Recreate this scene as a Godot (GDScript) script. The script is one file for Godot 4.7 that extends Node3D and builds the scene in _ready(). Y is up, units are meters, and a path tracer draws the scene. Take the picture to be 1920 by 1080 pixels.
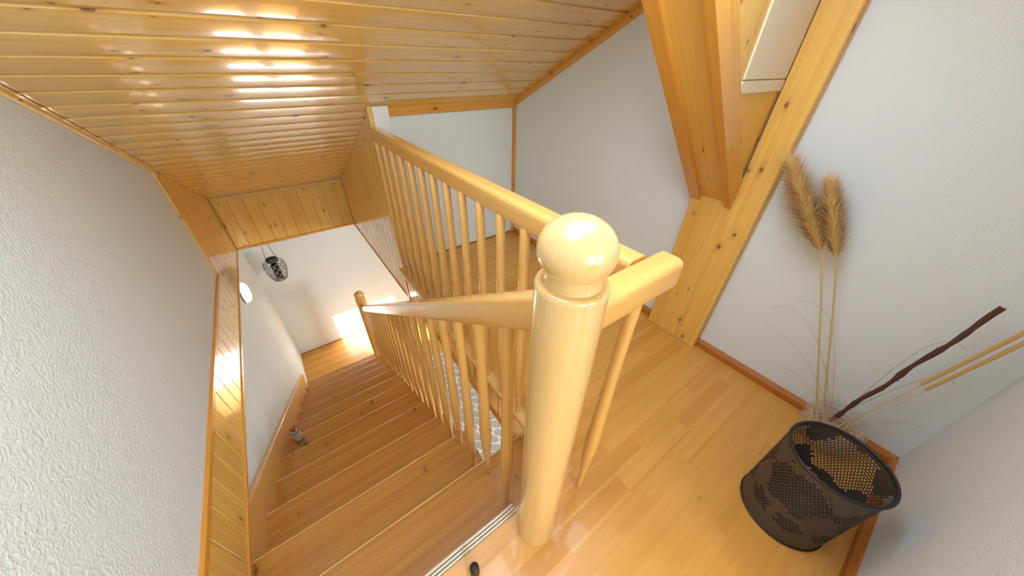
extends Node3D

# ---------------------------------------------------------------- mesh builder
class MB:
	var v := PackedVector3Array()
	var n := PackedVector3Array()
	var t := PackedVector2Array()
	func tri(a: Vector3, b: Vector3, c: Vector3, na: Vector3, nb: Vector3, nc: Vector3, ua := Vector2.ZERO, ub := Vector2.ZERO, uc := Vector2.ZERO) -> void:
		if (b - a).cross(c - a).dot(na + nb + nc) > 0.0:
			v.append_array([a, c, b]); n.append_array([na, nc, nb]); t.append_array([ua, uc, ub])
		else:
			v.append_array([a, b, c]); n.append_array([na, nb, nc]); t.append_array([ua, ub, uc])
	func quad(a: Vector3, b: Vector3, c: Vector3, d: Vector3, nn: Vector3, ua := Vector2.ZERO, ub := Vector2.ZERO, uc := Vector2.ZERO, ud := Vector2.ZERO) -> void:
		tri(a, b, c, nn, nn, nn, ua, ub, uc)
		tri(a, c, d, nn, nn, nn, ua, uc, ud)
	func squad(p: Array, q: Array, u: Array) -> void:
		tri(p[0], p[1], p[2], q[0], q[1], q[2], u[0], u[1], u[2])
		tri(p[0], p[2], p[3], q[0], q[2], q[3], u[0], u[2], u[3])
	func done() -> ArrayMesh:
		var m := ArrayMesh.new()
		var a := []
		a.resize(Mesh.ARRAY_MAX)
		a[Mesh.ARRAY_VERTEX] = v
		a[Mesh.ARRAY_NORMAL] = n
		a[Mesh.ARRAY_TEX_UV] = t
		m.add_surface_from_arrays(Mesh.PRIMITIVE_TRIANGLES, a)
		return m

	# polygon profile (x along av, y along nv) pushed from o along dir; grain runs along dir
	func extrude(prof: Array, o: Vector3, dir: Vector3, av: Vector3, nv: Vector3, uv := Vector4(0, 0, 2.4, 0.8), smooth := false) -> MB:
		var k := prof.size()
		var cen := Vector2.ZERO
		for p in prof: cen += p
		cen /= k
		var L := dir.length()
		var u0 := uv.x
		var u1: float = uv.x + L / uv.z
		var area := 0.0
		for i in k:
			var p: Vector2 = prof[i]
			var q: Vector2 = prof[(i + 1) % k]
			area += p.cross(q)
		var sg := 1.0 if area > 0.0 else -1.0
		var fn := []
		for i in k:
			var p: Vector2 = prof[i]
			var q: Vector2 = prof[(i + 1) % k]
			var e := (q - p).normalized()
			fn.append(Vector2(e.y, -e.x) * sg)
		var run := 0.0
		for i in k:
			var p: Vector2 = prof[i]
			var q: Vector2 = prof[(i + 1) % k]
			var e := (q - p)
			if e.length() < 1e-6: continue
			var o2: Vector2 = fn[i]
			var na := o2
			var nb := o2
			if smooth:
				var fp: Vector2 = fn[(i + k - 1) % k]
				var fq: Vector2 = fn[(i + 1) % k]
				if fp.dot(o2) > 0.9: na = (fp + o2).normalized()
				if fq.dot(o2) > 0.9: nb = (fq + o2).normalized()
			var nna := (av * na.x + nv * na.y).normalized()
			var nnb := (av * nb.x + nv * nb.y).normalized()
			var a := o + av * p.x + nv * p.y
			var b := o + av * q.x + nv * q.y
			var va := uv.y + run / uv.w
			run += e.length()
			var vb := uv.y + run / uv.w
			squad([a, b, b + dir, a + dir], [nna, nnb, nnb, nna], [Vector2(u0, va), Vector2(u0, vb), Vector2(u1, vb), Vector2(u1, va)])
		var idx := Geometry2D.triangulate_polygon(PackedVector2Array(prof))
		var dn := dir.normalized()
		for i in range(0, idx.size(), 3):
			var P := []
			var U := []
			for j in 3:
				var p: Vector2 = prof[idx[i + j]]
				P.append(o + av * p.x + nv * p.y)
				U.append(Vector2(u0 + p.y / uv.z, uv.y + p.x / uv.w))
			tri(P[0], P[1], P[2], -dn, -dn, -dn, U[0], U[1], U[2])
			tri(P[0] + dir, P[1] + dir, P[2] + dir, dn, dn, dn, U[0], U[1], U[2])
		return self

	# bevelled box between two corners, grain along axis g (0,1,2)
	func box(lo: Vector3, hi: Vector3, g := 0, b := 0.002, uv := Vector4(0, 0, 2.4, 0.8)) -> MB:
		var s := hi - lo
		var ax := [Vector3.RIGHT, Vector3.UP, Vector3.BACK]
		var i1 := (g + 1) % 3
		var i2 := (g + 2) % 3
		var w := s[i1]
		var h := s[i2]
		b = minf(b, minf(w, h) * 0.45)
		var pr := [Vector2(b, 0), Vector2(w - b, 0), Vector2(w, b), Vector2(w, h - b), Vector2(w - b, h), Vector2(b, h), Vector2(0, h - b), Vector2(0, b)]
		if b <= 0.0: pr = [Vector2(0, 0), Vector2(w, 0), Vector2(w, h), Vector2(0, h)]
		return extrude(pr, lo, ax[g] * s[g], ax[i1], ax[i2], uv)

	# surface of revolution about the y axis at base o
	func lathe(prof: Array, o := Vector3.ZERO, seg := 24, vs := 0.8) -> MB:
		var k := prof.size()
		var nr := []
		for i in k:
			var a: Vector2 = prof[maxi(i - 1, 0)]
			var b: Vector2 = prof[mini(i + 1, k - 1)]
			var e := (b - a).normalized()
			nr.append(Vector2(e.y, -e.x))
		for i in k - 1:
			var p: Vector2 = prof[i]
			var q: Vector2 = prof[i + 1]
			var np: Vector2 = nr[i]
			var nq: Vector2 = nr[i + 1]
			for j in seg:
				var a0 := TAU * j / seg
				var a1 := TAU * (j + 1) / seg
				var d0 := Vector3(cos(a0), 0, sin(a0))
				var d1 := Vector3(cos(a1), 0, sin(a1))
				squad([o + d0 * p.x + Vector3.UP * p.y, o + d1 * p.x + Vector3.UP * p.y, o + d1 * q.x + Vector3.UP * q.y, o + d0 * q.x + Vector3.UP * q.y],
					[(d0 * np.x + Vector3.UP * np.y), (d1 * np.x + Vector3.UP * np.y), (d1 * nq.x + Vector3.UP * nq.y), (d0 * nq.x + Vector3.UP * nq.y)],
					[Vector2(p.y / 2.4, a0 * 0.05 / vs), Vector2(p.y / 2.4, a1 * 0.05 / vs), Vector2(q.y / 2.4, a1 * 0.05 / vs), Vector2(q.y / 2.4, a0 * 0.05 / vs)])
		return self

	# round tube along a list of points with radii r0 -> r1
	func tube(pts: Array, r0: float, r1 := -1.0, seg := 6, radii := []) -> MB:
		if r1 < 0.0: r1 = r0
		var k := pts.size()
		var rings := []
		var nrm := []
		var side := Vector3.ZERO
		for i in k:
			var a: Vector3 = pts[maxi(i - 1, 0)]
			var b: Vector3 = pts[mini(i + 1, k - 1)]
			var d := (b - a).normalized()
			if side == Vector3.ZERO:
				side = d.cross(Vector3.UP if absf(d.y) < 0.9 else Vector3.RIGHT).normalized()
			side = (side - d * side.dot(d)).normalized()
			var up := d.cross(side)
			var r: float = radii[i] if radii.size() else lerpf(r0, r1, float(i) / (k - 1))
			var ring := []
			var rn := []
			for j in seg:
				var an := TAU * j / seg
				var w := side * cos(an) + up * sin(an)
				ring.append(pts[i] + w * r)
				rn.append(w)
			rings.append(ring)
			nrm.append(rn)
		for i in k - 1:
			for j in seg:
				var j2 := (j + 1) % seg
				squad([rings[i][j], rings[i][j2], rings[i + 1][j2], rings[i + 1][j]], [nrm[i][j], nrm[i][j2], nrm[i + 1][j2], nrm[i + 1][j]],
					[Vector2(i * 0.1, float(j) / seg), Vector2(i * 0.1, float(j + 1) / seg), Vector2(i * 0.1 + 0.1, float(j + 1) / seg), Vector2(i * 0.1 + 0.1, float(j) / seg)])
		for e in [0, k - 1]:
			var dn: Vector3 = (pts[0] - pts[1]).normalized() if e == 0 else (pts[k - 1] - pts[k - 2]).normalized()
			for j in range(1, seg - 1):
				tri(rings[e][0], rings[e][j], rings[e][j + 1], dn, dn, dn)
		return self

# ---------------------------------------------------------------- naming helpers
var taken := {}
var rng := RandomNumberGenerator.new()

func numbered(called: String) -> String:
	if not taken.has(called):
		taken[called] = 0
		return called
	taken[called] += 1
	return "%s_%03d" % [called, taken[called]]

func thing(called: String, label: String, category: String, at: Vector3, group := "") -> Node3D:
	var o := Node3D.new()
	o.name = numbered(called)
	add_child(o, true)
	o.position = at
	tag(o, label, category, group)
	return o

func tag(o: Node, label: String, category: String, group := "") -> void:
	o.set_meta("label", label)
	o.set_meta("category", category)
	if group: o.set_meta("group", group)

# a part whose mesh is written in world coordinates
func part(called: String, mesh: Mesh, mat: Material, parent: Node3D) -> MeshInstance3D:
	var o := MeshInstance3D.new()
	o.name = called
	o.mesh = mesh
	o.material_override = mat
	parent.add_child(o, true)
	var off := Vector3.ZERO
	var p := parent
	while p != self and p != null:
		off -= p.position
		p = p.get_parent() as Node3D
	o.position = off
	return o

# a part whose mesh has its own origin, put at a place given in world coordinates
func piece(called: String, mesh: Mesh, mat: Material, parent: Node3D, at: Vector3) -> MeshInstance3D:
	var o := part(called, mesh, mat, parent)
	o.position += at
	return o

func setting(called: String, mesh: Mesh, mat: Material, label: String, category: String) -> MeshInstance3D:
	var o := MeshInstance3D.new()
	o.name = numbered(called)
	o.mesh = mesh
	o.material_override = mat
	add_child(o, true)
	o.set_meta("kind", "structure")
	tag(o, label, category)
	return o

# ---------------------------------------------------------------- textures and materials
func noise_img(w: int, h: int, freq: float, sd: int, oct := 3, type := FastNoiseLite.TYPE_SIMPLEX_SMOOTH) -> Image:
	var f := FastNoiseLite.new()
	f.seed = sd
	f.frequency = freq
	f.noise_type = type
	f.fractal_octaves = oct
	return f.get_image(w, h, false, false, true)

# wood as seen across `rows` boards (v) and along their length (u)
func wood_tex(w: int, h: int, rows: int, sd: int, light: Color, dark: Color, knots: int, knot_mm: float, row_tone: float, streak := 1.0) -> ImageTexture:
	var r := RandomNumberGenerator.new()
	r.seed = sd
	var fine := noise_img(20, h, 0.42, sd, 3)
	fine.resize(w, h, Image.INTERPOLATE_CUBIC)
	var broad := noise_img(12, h / 4, 0.16, sd + 1, 2)
	broad.resize(w, h, Image.INTERPOLATE_CUBIC)
	var speck := noise_img(w / 4, h, 0.3, sd + 2, 2)
	speck.resize(w, h, Image.INTERPOLATE_BILINEAR)
	var fd := fine.get_data()
	var bd := broad.get_data()
	var sdt := speck.get_data()
	fine.convert(Image.FORMAT_L8); fd = fine.get_data()
	broad.convert(Image.FORMAT_L8); bd = broad.get_data()
	speck.convert(Image.FORMAT_L8); sdt = speck.get_data()
	var rh := h / rows
	var tone := []
	for i in rows: tone.append(r.randf_range(-row_tone, row_tone))
	var out := PackedByteArray()
	out.resize(w * h * 3)
	var i := 0
	var o := 0
	var dr := dark.r - light.r
	var dg := dark.g - light.g
	var db := dark.b - light.b
	for y in h:
		var tn: float = tone[mini(y / rh, rows - 1)]
		for x in w:
			var k := clampf(0.38 + tn + streak * ((fd[i] - 128) * 0.0034 + (bd[i] - 128) * 0.0042) + (sdt[i] - 128) * 0.0009, 0.0, 1.0)
			out[o] = int(255.0 * (light.r + dr * k))
			out[o + 1] = int(255.0 * (light.g + dg * k))
			out[o + 2] = int(255.0 * (light.b + db * k))
			i += 1
			o += 3
	# knots: dark eyes with a halo
	var pxa := w / 2400.0
	var pxc := h / (rows * 100.0)
	for row in rows:
		for q in knots:
			var cx := r.randf() * w
			var cy := (row + r.randf_range(0.12, 0.88)) * rh
			var rad := knot_mm * (0.35 + 0.9 * pow(r.randf(), 1.6))
			var ra := rad * pxa * r.randf_range(1.0, 1.8)
			var rc := rad * pxc
			var strength := r.randf_range(0.45, 1.0)
			for yy in range(int(cy - rc * 2.6), int(cy + rc * 2.6) + 1):
				if yy < row * rh or yy >= (row + 1) * rh: continue
				for xx in range(int(cx - ra * 4.0), int(cx + ra * 4.0) + 1):
					var dx := (xx - cx) / ra
					var dy := (yy - cy) / rc
					var d := sqrt(dx * dx + dy * dy)
					var halo := 0.28 * strength * exp(-(dx * dx * 0.12 + dy * dy * 0.5))
					var core := strength * (1.0 - smoothstep(0.75, 1.15, d)) * (0.62 + 0.2 * sin(d * 9.0))
					var a := clampf(halo + core, 0.0, 1.0)
					if a < 0.01: continue
					var at := (yy * w + posmod(xx, w)) * 3
					out[at] = int(lerpf(out[at], 92, a))
					out[at + 1] = int(lerpf(out[at + 1], 50, a))
					out[at + 2] = int(lerpf(out[at + 2], 18, a))
	var im := Image.create_from_data(w, h, false, Image.FORMAT_RGB8, out)
	return ImageTexture.create_from_image(im)

func wood_mat(tex: Texture2D, tint: Color, rough: float, coat := 0.0) -> StandardMaterial3D:
	var m := StandardMaterial3D.new()
	m.albedo_texture = tex
	m.albedo_color = tint
	m.roughness = rough
	m.metallic_specular = 0.7 if coat > 0.9 else 0.5
	if coat > 0.0:
		m.clearcoat_enabled = true
		m.clearcoat = coat
		m.clearcoat_roughness = 0.06
	return m

func plain(c: Color, rough: float, metal := 0.0) -> StandardMaterial3D:
	var m := StandardMaterial3D.new()
	m.albedo_color = c
	m.roughness = rough
	m.metallic = metal
	return m

func plaster(c: Color, freq: float, ridged: bool, bump: float, scale: float, strength: float) -> StandardMaterial3D:
	var f := FastNoiseLite.new()
	f.seed = 5
	f.noise_type = FastNoiseLite.TYPE_SIMPLEX_SMOOTH
	f.frequency = freq
	f.fractal_octaves = 4
	if ridged:
		f.fractal_type = FastNoiseLite.FRACTAL_RIDGED
		f.domain_warp_enabled = true
		f.domain_warp_amplitude = 18.0
		f.domain_warp_frequency = 0.02
	var t := NoiseTexture2D.new()
	t.width = 1024
	t.height = 1024
	t.seamless = true
	t.as_normal_map = true
	t.bump_strength = bump
	t.noise = f
	var m := plain(c, 0.88)
	m.normal_enabled = true
	m.normal_texture = t
	m.normal_scale = strength
	m.uv1_triplanar = true
	m.uv1_world_triplanar = true
	m.uv1_scale = Vector3.ONE * scale
	return m

var M := {}

func make_materials() -> void:
	var pine := wood_tex(2048, 1024, 8, 11, Color8(238, 203, 126), Color8(217, 165, 78), 9, 6.5, 0.13, 0.55)
	var beech := wood_tex(1024, 512, 4, 23, Color8(238, 212, 160), Color8(221, 184, 124), 0, 5.0, 0.06, 0.4)
	var lam := wood_tex(1024, 512, 8, 31, Color8(222, 170, 88), Color8(196, 136, 56), 1, 3.0, 0.24, 0.3)
	var step := wood_tex(1024, 1024, 4, 47, Color8(206, 154, 82), Color8(164, 108, 46), 7, 3.2, 0.08, 0.5)
	M.pine = wood_mat(pine, Color(1, 0.98, 0.93), 0.2, 1.0)
	M.pine_side = wood_mat(pine, Color(1, 0.98, 0.93), 0.26, 0.7)
	M.pine_matt = wood_mat(pine, Color(1, 0.95, 0.82), 0.4, 0.2)
	M.pine_trim = wood_mat(pine, Color(0.95, 0.82, 0.62), 0.3, 0.2)
	M.pine_base = wood_mat(lam, Color(0.84, 0.68, 0.54), 0.4)
	M.beech = wood_mat(beech, Color(0.95, 0.91, 0.84), 0.25, 0.8)
	M.rail = wood_mat(beech, Color(0.95, 0.84, 0.65), 0.25, 0.6)
	M.lam = wood_mat(lam, Color(1, 0.97, 0.92), 0.35, 0.15)
	M.step = wood_mat(step, Color(1, 0.98, 0.94), 0.38, 0.5)
	M.string = wood_mat(beech, Color(0.96, 0.86, 0.72), 0.3, 0.6)
	M.rough_white = plaster(Color8(222, 227, 225), 0.022, true, 8.0, 2.2, 0.6)
	M.fine_white = plaster(Color8(222, 226, 224), 0.06, false, 4.0, 2.2, 0.55)
	M.white = plain(Color8(228, 228, 226), 0.5)
	M.cream = plain(Color8(232, 214, 184), 0.55)
	M.gap = plain(Color8(60, 34, 14), 0.9)
	M.alu = plain(Color8(200, 188, 166), 0.35, 0.8)
	M.black = plain(Color8(30, 26, 24), 0.45)
	M.bin = plain(Color8(84, 74, 66), 0.55, 0.35)
	M.slab = plain(Color8(205, 190, 165), 0.9)

# ---------------------------------------------------------------- measures (metres)
const XL := -0.565     # left wall of stairwell
const XR := 0.503      # cladding on the right of stairwell
const XW := 1.49       # right wall
const ZF := 0.38       # short wall behind the bin
const ZN := -0.328     # front edge of landing
const ZB := -3.67      # bulkhead
const ZK := -2.02      # knee wall with the hatch
const RISE := 0.17
const GO := 0.26
const YL := -2.21      # lower floor
const ZFAR := -4.2
const SLAB := 0.30

func ceil_y(x: float, z: float) -> float:
	return 1.932 + 0.472 * z + 0.0 * x

# tongue and groove board: x across, y outwards
func tng(w: float, d := 0.016) -> Array:
	return [Vector2(0, -d), Vector2(0, -0.009), Vector2(0.005, -0.009), Vector2(0.006, -0.002), Vector2(0.008, 0), Vector2(w - 0.002, 0), Vector2(w, -0.002), Vector2(w, -d)]

# ceiling board with a slightly crowned face
func crowned(w: float) -> Array:
	var o := [Vector2(0, -0.016), Vector2(0, -0.006), Vector2(0.006, -0.006), Vector2(0.008, -0.0025)]
	for i in 9:
		var t := i / 8.0
		o.append(Vector2(lerpf(0.010, w - 0.003, t), -0.0014 * pow(2.0 * t - 1.0, 2.0)))
	o.append(Vector2(w, -0.004)); o.append(Vector2(w, -0.016))
	return o

func ruv(rows := 8, span := 0.8) -> Vector4:
	return Vector4(rng.randf(), float(rng.randi() % rows) / rows + 0.003, 2.4 if rng.randf() < 0.5 else -2.4, span)

func _ready() -> void:
	rng.seed = 4
	# camera
	var cam := Camera3D.new()
	cam.name = "camera"
	cam.fov = 85.052
	cam.near = 0.02
	cam.far = 100.0
	cam.position = Vector3(0, 1.2, 0)
	cam.basis = Basis(Vector3.UP, -0.635939) * Basis(Vector3.RIGHT, -0.62642) * Basis(Vector3.BACK, 0.0162733)
	add_child(cam)
	cam.current = true
	# sky and exposure
	var sky := ProceduralSkyMaterial.new()
	sky.sky_top_color = Color(0.45, 0.62, 0.9)
	sky.sky_horizon_color = Color(0.85, 0.9, 0.95)
	sky.ground_bottom_color = Color(0.3, 0.3, 0.27)
	sky.ground_horizon_color = Color(0.7, 0.72, 0.7)
	var env := Environment.new()
	env.background_mode = Environment.BG_SKY
	env.sky = Sky.new()
	env.sky.sky_material = sky
	env.background_energy_multiplier = 3.0
	env.tonemap_mode = Environment.TONE_MAPPER_LINEAR
	env.tonemap_exposure = 1.28
	env.sdfgi_enabled = true
	env.ssao_enabled = true
	env.ssil_enabled = true
	var we := WorldEnvironment.new()
	we.name = "surroundings"
	we.environment = env
	add_child(we)
	# low sun from the front right, through the window of the lower hall
	var sun := DirectionalLight3D.new()
	sun.name = "sun"
	sun.light_energy = 16.0
	sun.light_color = Color(0.98, 0.99, 1.0)
	sun.light_angular_distance = 0.6
	sun.shadow_enabled = true
	add_child(sun)
	var sd := Vector3(-0.447 * 0.965, -0.262, -0.894 * 0.965)
	sun.basis = Basis.looking_at(sd, Vector3.UP)
	# daylight at the windows; the second window and roof lights are added fill
	area_light("window_glow", Vector3(1.03, 1.25, 2.34), Vector3(0, -0.12, -1), Vector2(0.42, 1.3), 2.6, Color(0.92, 0.97, 1.0))
	area_light("added_second_fill", Vector3(-0.08, 1.35, 2.34), Vector3(0, -0.02, -1), Vector2(0.7, 1.2), 3.0, Color(0.90, 0.965, 1.0))  # fill light at an added, unseen window
	area_light("added_roof_fill", Vector3(0.45, 1.73, -0.43), Vector3(-0.1, -1.0, -0.5), Vector2(1.0, 0.5), 1.9, Color(0.90, 0.965, 1.0))  # general fill under an added, unseen roof opening
	area_light("hall_window_glow", Vector3(2.71, -0.6, 0.33), Vector3(-0.2, -0.1, -1), Vector2(0.9, 0.7), 7.0, Color(0.95, 0.98, 1.0))

	make_materials()
	build_shell()
	build_cladding()
	build_floor()
	build_lower_hall()
	build_stairs()
	build_balustrades()
	build_timber()
	build_hatch()
	build_small_things()
	build_corner()

func area_light(called: String, at: Vector3, to: Vector3, size: Vector2, energy: float, c: Color) -> void:
	var l := AreaLight3D.new()
	l.name = called
	l.area_size = size
	l.light_energy = energy
	l.light_color = c
	l.area_range = 12.0
	l.shadow_enabled = true
	add_child(l)
	l.position = at
	l.basis = Basis.looking_at(to, Vector3.UP)

# wall in the plane x = const or z = const, with an optional opening; a box mesh joined from up to four boxes
func holed(lo: Vector3, hi: Vector3, axis: int, ol: Vector3, oh: Vector3) -> ArrayMesh:
	var mb := MB.new()
	var a := 0 if axis == 2 else 2   # horizontal axis along the wall
	var p := lo
	var q := hi
	p = lo; q = hi; q[a] = ol[a]; mb.box(p, q, 1, 0.0)
	p = lo; q = hi; p[a] = oh[a]; mb.box(p, q, 1, 0.0)
	p = lo; q = hi; p[a] = ol[a]; q[a] = oh[a]; q.y = ol.y; mb.box(p, q, 1, 0.0)
	p = lo; q = hi; p[a] = ol[a]; q[a] = oh[a]; p.y = oh.y; mb.box(p, q, 1, 0.0)
	return mb.done()

func build_shell() -> void:
	var mb: MB
	# left plaster wall: above the landing, ends at the cladding; top follows the roof
	mb = MB.new()
	var zc := -2.61
	var topc := func(z): return ceil_y(XL, z) + 0.03
	var prof := [Vector2(0.0, -0.0), Vector2(zc, 0.0), Vector2(zc, topc.call(zc)), Vector2(0.95, topc.call(0.95)), Vector2(2.5, topc.call(0.95)), Vector2(2.5, 0.0)]
	prof = [Vector2(zc, 0.0), Vector2(zc, topc.call(zc)), Vector2(0.95, topc.call(0.95)), Vector2(2.5, topc.call(0.95)), Vector2(2.5, 0.0)]
	mb.extrude(prof, Vector3(XL - 0.16, 0, 0), Vector3(0.16, 0, 0), Vector3.BACK, Vector3.UP)
	setting("wall_left", mb.done(), M.rough_white, "white rough trowelled plaster wall left of the stairwell above the pine cladding", "wall")
	# right wall
	mb = MB.new()
	prof = [Vector2(ZK - 0.2, -0.02), Vector2(ZK - 0.2, ceil_y(XW, ZK - 0.2) + 0.03), Vector2(0.95, ceil_y(XW, 0.95) + 0.03), Vector2(2.5, ceil_y(XW, 0.95) + 0.03), Vector2(2.5, -0.02)]
	mb.extrude(prof, Vector3(XW, 0, 0), Vector3(0.16, 0, 0), Vector3.BACK, Vector3.UP)
	setting("wall_right", mb.done(), M.fine_white, "white fine textured wall behind the pine post and dried grasses", "wall")
	# short wall in front of the viewer's right
	mb = MB.new()
	mb.box(Vector3(0.635, -0.02, ZF), Vector3(XW + 0.01, 2.6, ZF + 0.1), 1, 0.0)
	setting("wall_front", mb.done(), M.fine_white, "white wall at the bottom right corner beside the black bin", "wall")
	# end wall of the room behind, with a window and an added one for fill light
	var wb := MB.new()
	for q in [[XL - 0.16, -0.5, -0.02, 2.6], [0.35, 0.8, -0.02, 2.6], [1.26, XW + 0.16, -0.02, 2.6], [-0.5, 0.35, -0.02, 0.7], [-0.5, 0.35, 2.0, 2.6], [0.8, 1.26, -0.02, 0.55], [0.8, 1.26, 1.95, 2.6]]:
		wb.box(Vector3(q[0], q[2], 2.4), Vector3(q[1], q[3], 2.55), 1, 0.0)
	setting("wall_back", wb.done(), M.fine_white, "white end wall behind the landing with one window and one added for fill light", "wall")
	window_with_added_blind("window_1", 0.8, 1.26, 0.55, 1.95, "narrow white framed window behind the landing, with an added unseen blind stopping the sun")
	window_with_added_blind("window_3", -0.5, 0.35, 0.7, 2.0, "wider unseen window added for fill light behind the landing, with an added blind")
	# ceiling: plain slab over the room behind, with an added opening for fill light
	mb = MB.new()
	var s := func(x0: float, x1: float, z0: float, z1: float, y_off: float):
		var c := [Vector3(x0, ceil_y(x0, z0) + y_off, z0), Vector3(x1, ceil_y(x1, z0) + y_off, z0), Vector3(x1, ceil_y(x1, z1) + y_off, z1), Vector3(x0, ceil_y(x0, z1) + y_off, z1)]
		var d := Vector3(0, 0.14, 0)
		mb.quad(c[0], c[1], c[2], c[3], Vector3.DOWN)
		mb.quad(c[0] + d, c[1] + d, c[2] + d, c[3] + d, Vector3.UP)
		for i in 4:
			var a: Vector3 = c[i]
			var b: Vector3 = c[(i + 1) % 4]
			mb.quad(a, b, b + d, a + d, (b - a).cross(Vector3.UP).normalized())
	s.call(XL - 0.16, XW + 0.16, -0.1, 1.0, 0.014)
	s.call(XL - 0.16, -0.1, -0.76, -0.1, 0.014)
	s.call(1.0, XW + 0.16, -0.76, -0.1, 0.014)
	s.call(XL - 0.16, XW + 0.16, -2.1, -0.76, 0.014)
	s.call(XL - 0.16, 0.62, ZB - 0.2, -2.1, 0.014)
	mb.box(Vector3(XL - 0.16, 2.39, 0.98), Vector3(XW + 0.16, 2.55, 2.55), 0, 0.0)
	var cl := setting("ceiling", mb.done(), M.pine_matt, "sloping pine board ceiling over the landing and stairs", "ceiling")
	# its boards
	var sl := Vector3(0, 0.472, 1).normalized()
	var step := 0.107
	var nb := 28
	for i in nb:
		var z0 := ZB - 0.03 + step * i * sl.z
		var x1 := XW if z0 > ZK - 0.13 else 0.56
		var a := Vector3(XL, ceil_y(XL, z0), z0)
		var b := Vector3(x1, ceil_y(x1, z0), z0)
		var nv := sl.cross((b - a).normalized()).normalized()
		if nv.y > 0: nv = -nv
		var bm := MB.new().extrude(crowned(step), a, b - a, sl, nv, Vector4(rng.randf(), float(rng.randi() % 8) / 8.0 + 0.003, 2.4, 0.8), true)
		part("ceiling_board", bm.done(), M.pine, cl)
	# trim between ceiling and the walls
	var tr := setting("trim_1", strip_along(Vector3(XL, 0, -2.61), Vector3(XL, 0, 0.2), 0.024, 0.016, 1.0, 0.004), M.pine, "glossy pine cove strip between left plaster wall and sloping ceiling", "trim")
	tr = setting("trim_2", strip_along(Vector3(XW, 0, ZK), Vector3(XW, 0, 0.2), 0.032, 0.014, -1.0, 0.0), M.pine_trim, "orange pine strip between right white wall and sloping ceiling", "trim")
	tr = setting("trim_3", MB.new().box(Vector3(0.57, ceil_y(0.57, ZK) - 0.040, ZK - 0.005), Vector3(XW - 0.015, ceil_y(1.0, ZK) + 0.008, ZK + 0.014), 0, 0.003).done(), M.pine_trim, "orange pine strip along the top of the white hatch", "trim")
	tr = setting("trim_4", MB.new().box(Vector3(XW - 0.018, 0.0, ZK - 0.005), Vector3(XW + 0.002, ceil_y(XW, ZK) - 0.02, ZK + 0.02), 1, 0.003).done(), M.pine_trim, "upright orange pine strip in the corner between hatch and right wall", "trim")
	# skirting boards on the landing
	setting("baseboard_right", skirt_x(XW, ZK + 0.02, -0.64).append_skirt(self, -0.37, ZF).done(), M.pine_base, "low reddish wood skirting along the right white wall", "baseboard")
	setting("baseboard_front", MB.new().extrude([Vector2(0, 0), Vector2(-0.016, 0), Vector2(-0.016, 0.03), Vector2(-0.006, 0.045), Vector2(0, 0.045)], Vector3(0.62, 0, ZF), Vector3(XW - 0.62, 0, 0), Vector3.BACK, Vector3.UP).done(), M.pine_base, "reddish wood skirting under the short wall behind the bin", "baseboard")

func window_with_added_blind(called: String, x0: float, x1: float, y0: float, y1: float, label: String) -> void:
	var mb := MB.new()
	mb.box(Vector3(x0, y0, 2.47), Vector3(x1, y0 + 0.05, 2.53), 0, 0.004).box(Vector3(x0, y1 - 0.05, 2.47), Vector3(x1, y1, 2.53), 0, 0.004)
	mb.box(Vector3(x0, y0 + 0.05, 2.47), Vector3(x0 + 0.05, y1 - 0.05, 2.53), 1, 0.004).box(Vector3(x1 - 0.05, y0 + 0.05, 2.47), Vector3(x1, y1 - 0.05, 2.53), 1, 0.004)
	var w := setting(called, mb.done(), M.white, label, "window")
	var bl := plain(Color8(240, 238, 232), 0.9)
	bl.backlight_enabled = true
	bl.backlight = Color(0.5, 0.5, 0.48)
	part("added_blind", MB.new().box(Vector3(x0 + 0.01, y0 + 0.01, 2.42), Vector3(x1 - 0.01, y1 - 0.01, 2.424), 0, 0.0).done(), bl, w)  # added out of view to keep direct sun out of the room

class SK extends MB:
	func append_skirt(_o, z0: float, z1: float) -> SK:
		extrude([Vector2(0, 0), Vector2(-0.016, 0), Vector2(-0.016, 0.03), Vector2(-0.006, 0.045), Vector2(0, 0.045)], Vector3(1.49, 0, z0), Vector3(0, 0, z1 - z0), Vector3.RIGHT, Vector3.UP)
		return self

func skirt_x(_x: float, z0: float, z1: float) -> SK:
	return SK.new().append_skirt(self, z0, z1)

# strip that follows the ceiling along a side wall
func strip_along(a: Vector3, b: Vector3, h: float, d: float, side: float, drop: float) -> ArrayMesh:
	a.y = ceil_y(a.x, a.z) - drop
	b.y = ceil_y(b.x, b.z) - drop
	var up := (b - a).normalized().cross(Vector3.RIGHT).normalized()
	if up.y < 0: up = -up
	return MB.new().extrude([Vector2(0, 0.0), Vector2(d * side, 0.0), Vector2(d * side, -h * 0.4), Vector2(d * side * 0.7, -h * 0.8), Vector2(d * side * 0.35, -h), Vector2(0, -h)], a, b - a, Vector3.RIGHT, up, Vector4(0, 0, 2.4, 0.8), true).done()

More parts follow.
